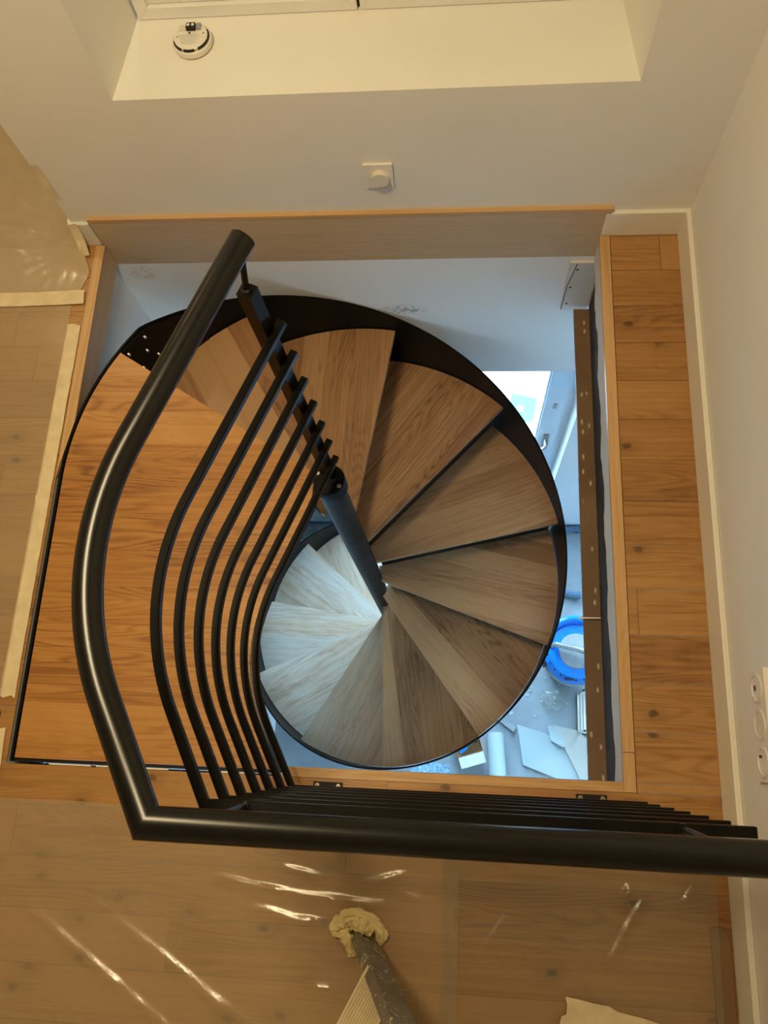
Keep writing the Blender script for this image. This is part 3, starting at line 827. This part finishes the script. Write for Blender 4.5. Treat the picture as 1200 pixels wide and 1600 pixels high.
R2 = [((-.30, -2.08), (-.20, -1.92), .008, .010), ((-.43, -2.22), (-.35, -2.06), .006, .009), ((-.405, -2.02), (-.375, -1.87), .006, .008),
      ((-.62, -2.12), (-.53, -1.96), .005, .007), ((-.12, -1.95), (-.07, -1.87), .005, .007), ((-.35, -2.13), (-.27, -2.175), .006, .007), ((-.27, -1.965), (-.235, -1.89), .009, .009)]
def height(x, y, ridges, base):
    p = Vector((x, y)); h = base+.0025*(MN.noise(Vector((x*6, y*6, 0)))+.6)+.0006*MN.noise(Vector((x*22, y*22, 3)))
    for a, b, hh, ww in ridges:
        wob = .012*MN.noise(Vector((x*9, y*9, 7)))
        d, t = seg_d(p+Vector((wob, -wob)), a, b)
        env = sin(pi*min(1, max(0, t*.94+.03)))**.4 if 0 < t < 1 else 0
        h += hh*math.exp(-(d/ww)**2)*env*(.85+.35*MN.noise(Vector((x*16, y*16, 5))))
    return max(h, base)
def f_near(u, v):
    x = -3.6+(3.6-.66)*u; ytop = -1.768-.012*max(0, (x+1.9))+.004*MN.noise(Vector((x*5, 0, 0))); y = ytop+(-3.2-ytop)*(v**1.7)
    return (x, y, height(x, y, R1, .004))
sheet('plastic_sheet', f_near, 260, 150, M['film'], 'dusty clear plastic sheet covering the floor in the foreground', 'plastic sheet')
def f_near2(u, v):
    x0 = -.70+.01*MN.noise(Vector((0, v*4, 1))); x = x0+(-.030-x0)*u; y = -1.85+.006*MN.noise(Vector((x*6, 3, 0)))+(-3.2+1.85)*(v**1.5)
    return (x-.012*v*u, y, height(x, y, R2, .011))
sheet('plastic_sheet', f_near2, 120, 160, M['film2'], 'greyer second plastic sheet taped over the floor by the right baseboard', 'plastic sheet')
def f_left(u, v):
    x = -3.9+(-1.962+3.9)*u; y = -.235+(-1.735+.235)*v
    return (x, y, height(x, y, [], .003))
sheet('plastic_sheet', f_left, 80, 60, M['film'], 'smooth plastic sheet on the floor left of the landing', 'plastic sheet')
def f_hall(u, v):
    # climbs the corner of the wall and slumps back to the floor
    x = -3.6+(-1.958+3.6)*u; y = 1.4+(-.205-1.4)*v
    cx, cy = -1.96, .0
    d = math.hypot(x-cx, (y-cy)*1.1)
    lift = .05*max(0, 1-d/.16)**1.5
    if y < -.02: 
        x += .05*(1-abs(y+.11)/.12)*max(0, u-.9)*8
    h = .004+lift+.006*(MN.noise(Vector((x*7, y*7, 1)))+.5)+.004*MN.noise(Vector((x*20, y*20, 1)))
    if d < .35: h += .012*abs(MN.noise(Vector((math.atan2(y-cy, x-cx)*5, d*3, 2))))
    if y < .05: h = .003+(h-.003)*max(0, min(1, (y+.20)/.2))
    return (x, y, max(.004, h))
sheet('plastic_sheet', f_hall, 170, 150, M['film3'], 'crumpled plastic sheet climbing the wall corner at the far left', 'plastic sheet')
# tape on the wall corner
bm = BM(); g = []
for i in range(9):
    z = .225+.15*i/8; o_ = .002*MN.noise(Vector((i, 0, 0)))
    g.append([bm.verts.new((-1.9575+o_-.002, .012+.034, z+.003)), bm.verts.new((-1.958, .0095, z)), bm.verts.new((-1.932+o_, .0095, z-.004+.002*(i % 2)))])
for A, B in zip(g, g[1:]):
    for j in range(2): bm.faces.new((A[j], A[j+1], B[j+1], B[j]))
tag(build('masking_tape', bm, M['tape']), 'piece of masking tape stuck up the wall corner above the crumpled sheet', 'tape')
bm = BM(); g = []
for i in range(6):
    t_ = i/5; g.append([bm.verts.new((-1.963+.010*t_, -.004-.05*t_**2, .115-.10*t_)), bm.verts.new((-1.930+.006*t_, -.004-.045*t_**2, .120-.105*t_))])
for A, B in zip(g, g[1:]): bm.faces.new((A[0], A[1], B[1], B[0]))
tag(build('masking_tape', bm, M['tape']), 'torn flap of tape hanging over the short baseboard at the left', 'tape')
# torn paper tape in the near right
r = random.Random(5); out = [(-.43, -2.30), (-.425, -2.235), (-.412, -2.19), (-.40, -2.185), (-.398, -2.165), (-.402, -2.148), (-.37, -2.152), (-.335, -2.158), (-.30, -2.162), (-.28, -2.172), (-.22, -2.182), (-.16, -2.196), (-.13, -2.21), (-.12, -2.30)]
bm = BM(); prism(bm, out[::-1], .0185, .0195)
tag(build('masking_tape', bm, M['tape']), 'wide torn piece of cream masking paper on the greyer sheet in the near right corner', 'tape')
# thin underlay board below the sheet
bm = BM(); prism(bm, [(-.0065, -2.9), (-.0045, -2.01), (-.012, -1.982), (-.03, -1.978), (-.05, -1.982), (-.05, -2.9)], .001, .008)
M['ub'] = simple('brown hardboard', (.22, .12, .05), .6)
bo = build('underlay_board', bm, M['ub'], uv=None); tag(bo, 'thin brown board edge lying beside the right baseboard under the sheet', 'board')

# door stop at the left edge of the picture
ds = BM(); lathe(ds, (-1.968, -1.548, 0), [(.013, .001), (.013, .012), (.010, .018), (.006, .02)], 28)
tag(build('floor_plug', ds, M['black_flat'], smooth=True), 'small round black rubber plug on the floor left of the landing', 'plug')

# ------------------------------------------------------------------ stepladder with wrapped foot
LD = thing('stepladder', 'paint splashed aluminium stepladder foot standing on the plastic in the foreground', 'ladder', (-.885, -2.04, .02))
f0 = Vector((-.882, -2.050, .022)); top = Vector((-.60, -2.20, 1.0)); ld_ = (top-f0).normalized()
sdv = Vector((-.46, -.88, 0)).normalized(); fr_ = ld_.cross(sdv).normalized()
def rail(o, nm='side_rail'):
    bm = BM(); L = (top-f0).length; c = o+ld_*L/2
    obox(bm, c, fr_, sdv, ld_, .034, .0025, L/2)
    obox(bm, c+fr_*.032+sdv*.011, fr_, sdv, ld_, .0022, .013, L/2)
    obox(bm, c-fr_*.032+sdv*.011, fr_, sdv, ld_, .0022, .013, L/2)
    return build(nm, bm, M['ladder'], LD, bevel=.0008)
rail(f0); rail(f0+sdv*.42)
for i in range(3):
    o = f0+ld_*(.21+.27*i)
    bm = BM(); hor = Vector((fr_.x, fr_.y, 0)).normalized(); c = o+sdv*.21
    obox(bm, c, hor, sdv, (0, 0, 1), .040, .207, .003)
    obox(bm, c+hor*.038-Vector((0, 0, .012)), hor, sdv, (0, 0, 1), .002, .207, .012)
    obox(bm, c-hor*.038-Vector((0, 0, .012)), hor, sdv, (0, 0, 1), .002, .207, .012)
    s_ = build('step', bm, M['plastic2'], LD)
    bm = BM()
    for j in range(13): obox(bm, c+hor*(-.036+.006*j)+Vector((0, 0, .004)), hor, sdv, (0, 0, 1), .0016, .205, .0016)
    build('ribs', bm, M['cloth'], s_)
back = Vector((-.20, -2.75, .02))
for k in (0, .42):
    bm = BM(); a = back+sdv*k; b = top+sdv*k; d = (b-a).normalized()
    obox(bm, (a+b)/2, fr_, sdv, d, .015, .01, (b-a).length/2); build('rear_leg', bm, M['ladder'], LD)
bm = BM(); obox(bm, top+sdv*.21+Vector((.03, -.02, .01)), hor, sdv, (0, 0, 1), .07, .215, .01); build('top_platform', bm, M['ladder'], LD)
# rag wrapped round the foot
def lumpy(bm, pts, rad, seed, flat=.7):
    P = [Vector(p) for p in pts]; n = 26; L = []
    for i in range(n+1):
        t_ = i/n*(len(P)-1); k = min(int(t_), len(P)-2); L.append((P[k].lerp(P[k+1], t_-k), rad[k]+(rad[k+1]-rad[k])*(t_-k)))
    rings = []; seg = 30
    for i, (p_, rr) in enumerate(L):
        d = (L[min(i+1, n)][0]-L[max(i-1, 0)][0]).normalized(); a_ = d.cross(Vector((0, 0, 1))).normalized(); b_ = a_.cross(d)
        e = rr*min(1, (.25+min(i, n-i)*.45))
        row = []
        for j in range(seg):
            an_ = 2*pi*j/seg; q = p_+(a_*cos(an_)+b_*sin(an_)*flat)*e*(1+.55*MN.noise(Vector((i*.30, cos(an_)*2.2, sin(an_)*2.2+seed)))+.25*MN.noise(Vector((i*.9, cos(an_)*4, sin(an_)*4+seed))))
            q.z = max(.0065, q.z); row.append(bm.verts.new(q))
        rings.append(row)
    for A, B in zip(rings, rings[1:]):
        for j in range(seg): bm.faces.new((A[j], A[(j+1) % seg], B[(j+1) % seg], B[j]))
    bm.faces.new(rings[0][::-1]); bm.faces.new(rings[-1])
bm = BM()
lumpy(bm, [(-.948, -2.030, .020), (-.938, -2.006, .030), (-.905, -1.998, .030), (-.865, -2.014, .024), (-.848, -2.042, .018), (-.852, -2.066, .012)], [.017, .018, .016, .014, .013, .009], 1, 1.1)
lumpy(bm, [(-.945, -2.010, .020), (-.958, -2.030, .022), (-.952, -2.052, .020)], [.018, .019, .014], 3)
lumpy(bm, [(-.925, -2.010, .034), (-.895, -2.020, .040), (-.868, -2.034, .030)], [.016, .018, .012], 9, .7)
bmesh.ops.recalc_face_normals(bm, faces=bm.faces)
rg = build('rag', bm, M['cloth'], smooth=True); tag(rg, 'cream rag wrapped round the foot of the stepladder', 'rag')
bm = BM(); lumpy(bm, [(-.946, -2.030, .030), (-.932, -2.055, .028), (-.920, -2.080, .018), (-.922, -2.096, .012)], [.014, .014, .012, .009], 6, .9)
bmesh.ops.recalc_face_normals(bm, faces=bm.faces)
build('fold', bm, M['cloth'], rg, smooth=True)

# ------------------------------------------------------------------ things on the floor below
V = (.062, -.945)
vc = thing('shop_vacuum', 'blue and grey shop vacuum standing on the dusty lower floor', 'vacuum cleaner', (*V, FZ))
bm = BM(); lathe(bm, (*V, FZ), [(.13, .05), (.165, .06), (.185, .30), (.195, .33)], 56); build('tank', bm, M['grey'], vc, smooth=True)
bm = BM(); lathe(bm, (*V, FZ), [(.198, .325), (.205, .335), (.205, .36), (.198, .37)], 56); build('rim', bm, M['grey'], vc, smooth=True)
bm = BM(); lathe(bm, (*V, FZ), [(.196, .37), (.192, .42), (.165, .455), (.115, .465)], 56); lid = build('lid', bm, M['blue'], vc, smooth=True)
bm = BM(); lathe(bm, (*V, FZ), [(.112, .46), (.105, .475), (.06, .485), (.02, .487)], 44); mh = build('motor_head', bm, M['grey'], vc, smooth=True)
bm = BM()
pipe(bm, [(V[0]-.155, V[1]+.03, FZ+.44), (V[0]-.13, V[1]+.03, FZ+.52), (V[0], V[1], FZ+.545), (V[0]+.13, V[1]-.04, FZ+.52), (V[0]+.155, V[1]-.045, FZ+.44)], .017, 14)
build('carry_handle', bm, M['alu'], vc, smooth=True)
bm = BM(); pipe(bm, [(V[0]+.19*cos(a), V[1]+.19*sin(a)+.01, FZ+.43+.035*sin((a-.6)*1.5)) for a in [.45+i*.14 for i in range(17)]], .024, 14)
build('hose_loop', bm, M['blue'], vc, smooth=True)
build('slot', boxes((V[0]-.075, V[0]-.02, V[1]-.177, V[1]-.166, FZ+.436, FZ+.452)), M['dark'], lid)
for a in range(156, 350, 16):
    bm = BM(); obox(bm, (V[0]+.178*cos(radians(a)), V[1]+.178*sin(radians(a)), FZ+.443), (cos(radians(a)), sin(radians(a)), 0), (-sin(radians(a)), cos(radians(a)), 0), (0, 0, 1), .003, .006, .003)
    build('vent', bm, M['dark'], lid)
for a in (200, 320):
    bm = BM(); obox(bm, (V[0]+.205*cos(radians(a)), V[1]+.205*sin(radians(a)), FZ+.36), (cos(radians(a)), sin(radians(a)), 0), (-sin(radians(a)), cos(radians(a)), 0), (0, 0, 1), .008, .022, .035); build('latch', bm, M['dark'], vc, bevel=.003)
for a in (45, 135, 225, 315):
    bm = BM(); tube(bm, (V[0]+.14*cos(radians(a))-.012, V[1]+.14*sin(radians(a)), FZ+.027), (V[0]+.14*cos(radians(a))+.012, V[1]+.14*sin(radians(a)), FZ+.027), .026, seg=20); build('wheel', bm, M['dark'], vc, smooth=True)
bm = BM(); pipe(bm, [(.145+.26*cos(a), -.262+.24*sin(a), FZ+.027+.0*sin(a)) for a in [i*2*pi/60-1.2 for i in range(58)]], .026, 14)
tag(build('vacuum_hose', bm, M['hose'], smooth=True), 'coiled blue grey hose on the lower floor behind the vacuum', 'hose')
# the cable by the skirting
bm = BM(); pipe(bm, [(-.1, -.035, FZ+.004), (.06, -.03, FZ+.004), (.15, -.045, FZ+.004), (.3, -.03, FZ+.004)], .004, 8)
tag(build('cable', bm, M['dark'], smooth=True), 'thin black cable along the foot of the lower back wall', 'cable')
def slab(pts, z0, z1, m, label, name='plasterboard_offcut', cat='board', group=None):
    bm = BM(); prism(bm, pts, z0, z1); bmesh.ops.recalc_face_normals(bm, faces=bm.faces)
    return tag(build(name, bm, m), label, cat, group)
slab([(-.275, -1.381), (-.239, -1.635), (.058, -1.74), (.135, -1.73), (.02, -1.50), (-.090, -1.43)], FZ+.001, FZ+.014, M['drywall'], 'bluish white plasterboard offcut lying flat on the lower floor')
slab([(-.042, -1.376), (.115, -1.405), (.225, -1.50), (.26, -1.80), (.16, -1.78), (.10, -1.66)], FZ+.015, FZ+.028, M['drywall2'], 'long greyish plasterboard offcut lying over the bluish one')
slab([(-.08, -1.385), (-.045, -1.38), (.03, -1.50), (.02, -1.515), (-.06, -1.475)], FZ+.0285, FZ+.038, M['drywall'], 'small plasterboard scrap between the two large offcuts')
# roll
rl = thing('paper_roll', 'pale roll of lining paper lying on the lower floor with a dark open end', 'roll', (-.405, -1.59, FZ))
bm = BM(); tube(bm, (-.420, -1.45, FZ+.055), (-.405, -1.76, FZ+.125), .055, seg=32); build('roll_body', bm, M['drywall'], rl, smooth=True)
bm = BM(); tube(bm, (-.405+.0, -1.755, FZ+.128), (-.4048, -1.764, FZ+.126), .030, seg=24); build('core_hole', bm, M['dark'], rl)
# open carton
cx = thing('carton', 'small open cardboard carton of tools beside the paper roll', 'box', (-.56, -1.52, FZ))
c0 = Vector((-.600, -1.525, FZ)); e1 = Vector((.95, .30, 0)).normalized(); e2 = Vector((-.30, .95, 0)).normalized()
bm = BM()
obox(bm, c0+Vector((0, 0, .003)), e1, e2, (0, 0, 1), .085, .06, .002)
for s in (-1, 1):
    obox(bm, c0+e2*s*.06+Vector((0, 0, .04)), e1, e2, (0, 0, 1), .085, .002, .038); obox(bm, c0+e1*s*.085+Vector((0, 0, .04)), e1, e2, (0, 0, 1), .002, .06, .038)
build('box_body', bm, M['card'], cx)
bm = BM(); obox(bm, c0+e2*-.10+Vector((0, 0, .075)), e1, e2, (0, 0, 1), .083, .035, .0015); build('flap', bm, M['paper'], cx)
bm = BM(); obox(bm, c0+e1*.015+e2*.012+Vector((0, 0, .05)), e1, e2+e1*.3, (0, 0, 1), .05, .012, .02); build('tool', bm, M['dark'], cx)
bm = BM(); obox(bm, c0+e1*-.035+e2*-.02+Vector((0, 0, .05)), e1+e2*.4, e2, (0, 0, 1), .03, .014, .02); build('packet', bm, M['blue'], cx)
slab([(-.98, -1.70), (-.84, -1.64), (-.72, -1.66), (-.70, -1.82), (-.96, -1.83)], FZ+.001, FZ+.006, M['pack'], 'folded pale blue packaging sheet on the lower floor under the stairs', 'packaging', 'packaging')
slab([(-.44, -1.33), (-.41, -1.31), (-.285, -1.40), (-.30, -1.43)], FZ+.001, FZ+.02, M['grey'], 'grey batten lying between the roll and the bluish offcut', 'batten', 'batten')
# low crate near the right
cr = thing('storage_crate', 'pale plastic crate lying below the vacuum on the lower floor', 'crate', (.22, -1.28, FZ))
bm = BM()
X0, X1, Ya, Yb = .12, .36, -1.42, -1.16
for z_ in (.004, .14, .27): 
    for q in ((X0, X1, Yb-.012, Yb), (X0, X1, Ya, Ya+.012), (X0, X0+.012, Ya, Yb), (X1-.012, X1, Ya, Yb)): box(bm, q[0], q[1], q[2], q[3], FZ+z_, FZ+z_+.016)
for x in (X0, (X0+X1)/2, X1-.014):
    for y in (Ya, Yb-.014): box(bm, x, x+.014, y, y+.014, FZ+.004, FZ+.28)
build('crate_frame', bm, M['plastic2'], cr)
build('crate_floor', boxes((X0+.01, X1-.01, Ya+.01, Yb-.01, FZ+.006, FZ+.012)), M['grey'], cr)
# crumpled clear bags
def bag(c, sx, sy, h, label, seed):
    bm = BM(); r = bmesh.ops.create_icosphere(bm, subdivisions=4, radius=1.)
    for v_ in r['verts']:
        n_ = v_.co.copy(); k = 1+.35*MN.noise(n_*2.2+Vector((seed, 0, 0)))+.22*MN.noise(n_*6+Vector((0, seed, 0)))
        v_.co = Vector((c[0]+n_.x*sx*k, c[1]+n_.y*sy*k, max(FZ+.002, c[2]+n_.z*h*k)))
    return tag(build('plastic_bag', bm, M['clear'], smooth=False), label, 'bag')
bag((-.03, -1.215, FZ+.03), .085, .06, .05, 'crumpled clear plastic bag in front of the vacuum', 1)
bag((-1.76, -.10, FZ+.06), .07, .055, .07, 'crumpled clear plastic bag in the far left corner of the lower floor', 5)
r = random.Random(11)
for i in range(14):
    x, y = r.uniform(-.40, .02), r.uniform(-1.36, -1.05); s = r.uniform(.006, .016)
    bm = BM(); n = 6; prism(bm, [(x+s*r.uniform(.6, 1.3)*cos(2*pi*j/n), y+s*r.uniform(.5, 1.2)*sin(2*pi*j/n)) for j in range(n)], FZ+.001, FZ+.004+r.random()*.006)
    tag(build('plaster_crumb', bm, M['drywall']), 'small white plaster crumb scattered on the lower floor before the vacuum', 'rubble', 'plaster crumbs on the lower floor')

# ------------------------------------------------------------------ lights
def area(name, loc, rot, sx, sy, power, color, shape='RECTANGLE', portal=False):
    l = bpy.data.lights.new(name, 'AREA'); l.shape = shape; l.size = sx; l.size_y = sy; l.energy = power; l.color = color
    o = link(bpy.data.objects.new(name, l)); o.location = loc; o.rotation_euler = rot
    if portal: l.cycles.is_portal = True
    return o
WARM = (1.0, .785, .45)
area('ceiling_lamp', (-1.32, -1.02, 2.78), (0, 0, 0), .44, .44, 41, WARM, 'DISK')
area('ceiling_lamp', (-3.0, 1.1, 2.78), (0, 0, 0), .30, .30, 12, WARM, 'DISK')  # unseen hall lamp, added as warm fill
area('window_portal', ((DX0+DX1)/2, .34, (FZ+DZ)/2), (radians(-90), 0, 0), DX1-DX0, DZ-FZ, 1, (1, 1, 1), portal=True)
area('window_portal', (1.225, .34, (FZ+DZ)/2), (radians(-90), 0, 0), 1.35, DZ-FZ, 1, (1, 1, 1), portal=True)  # portal for the added window
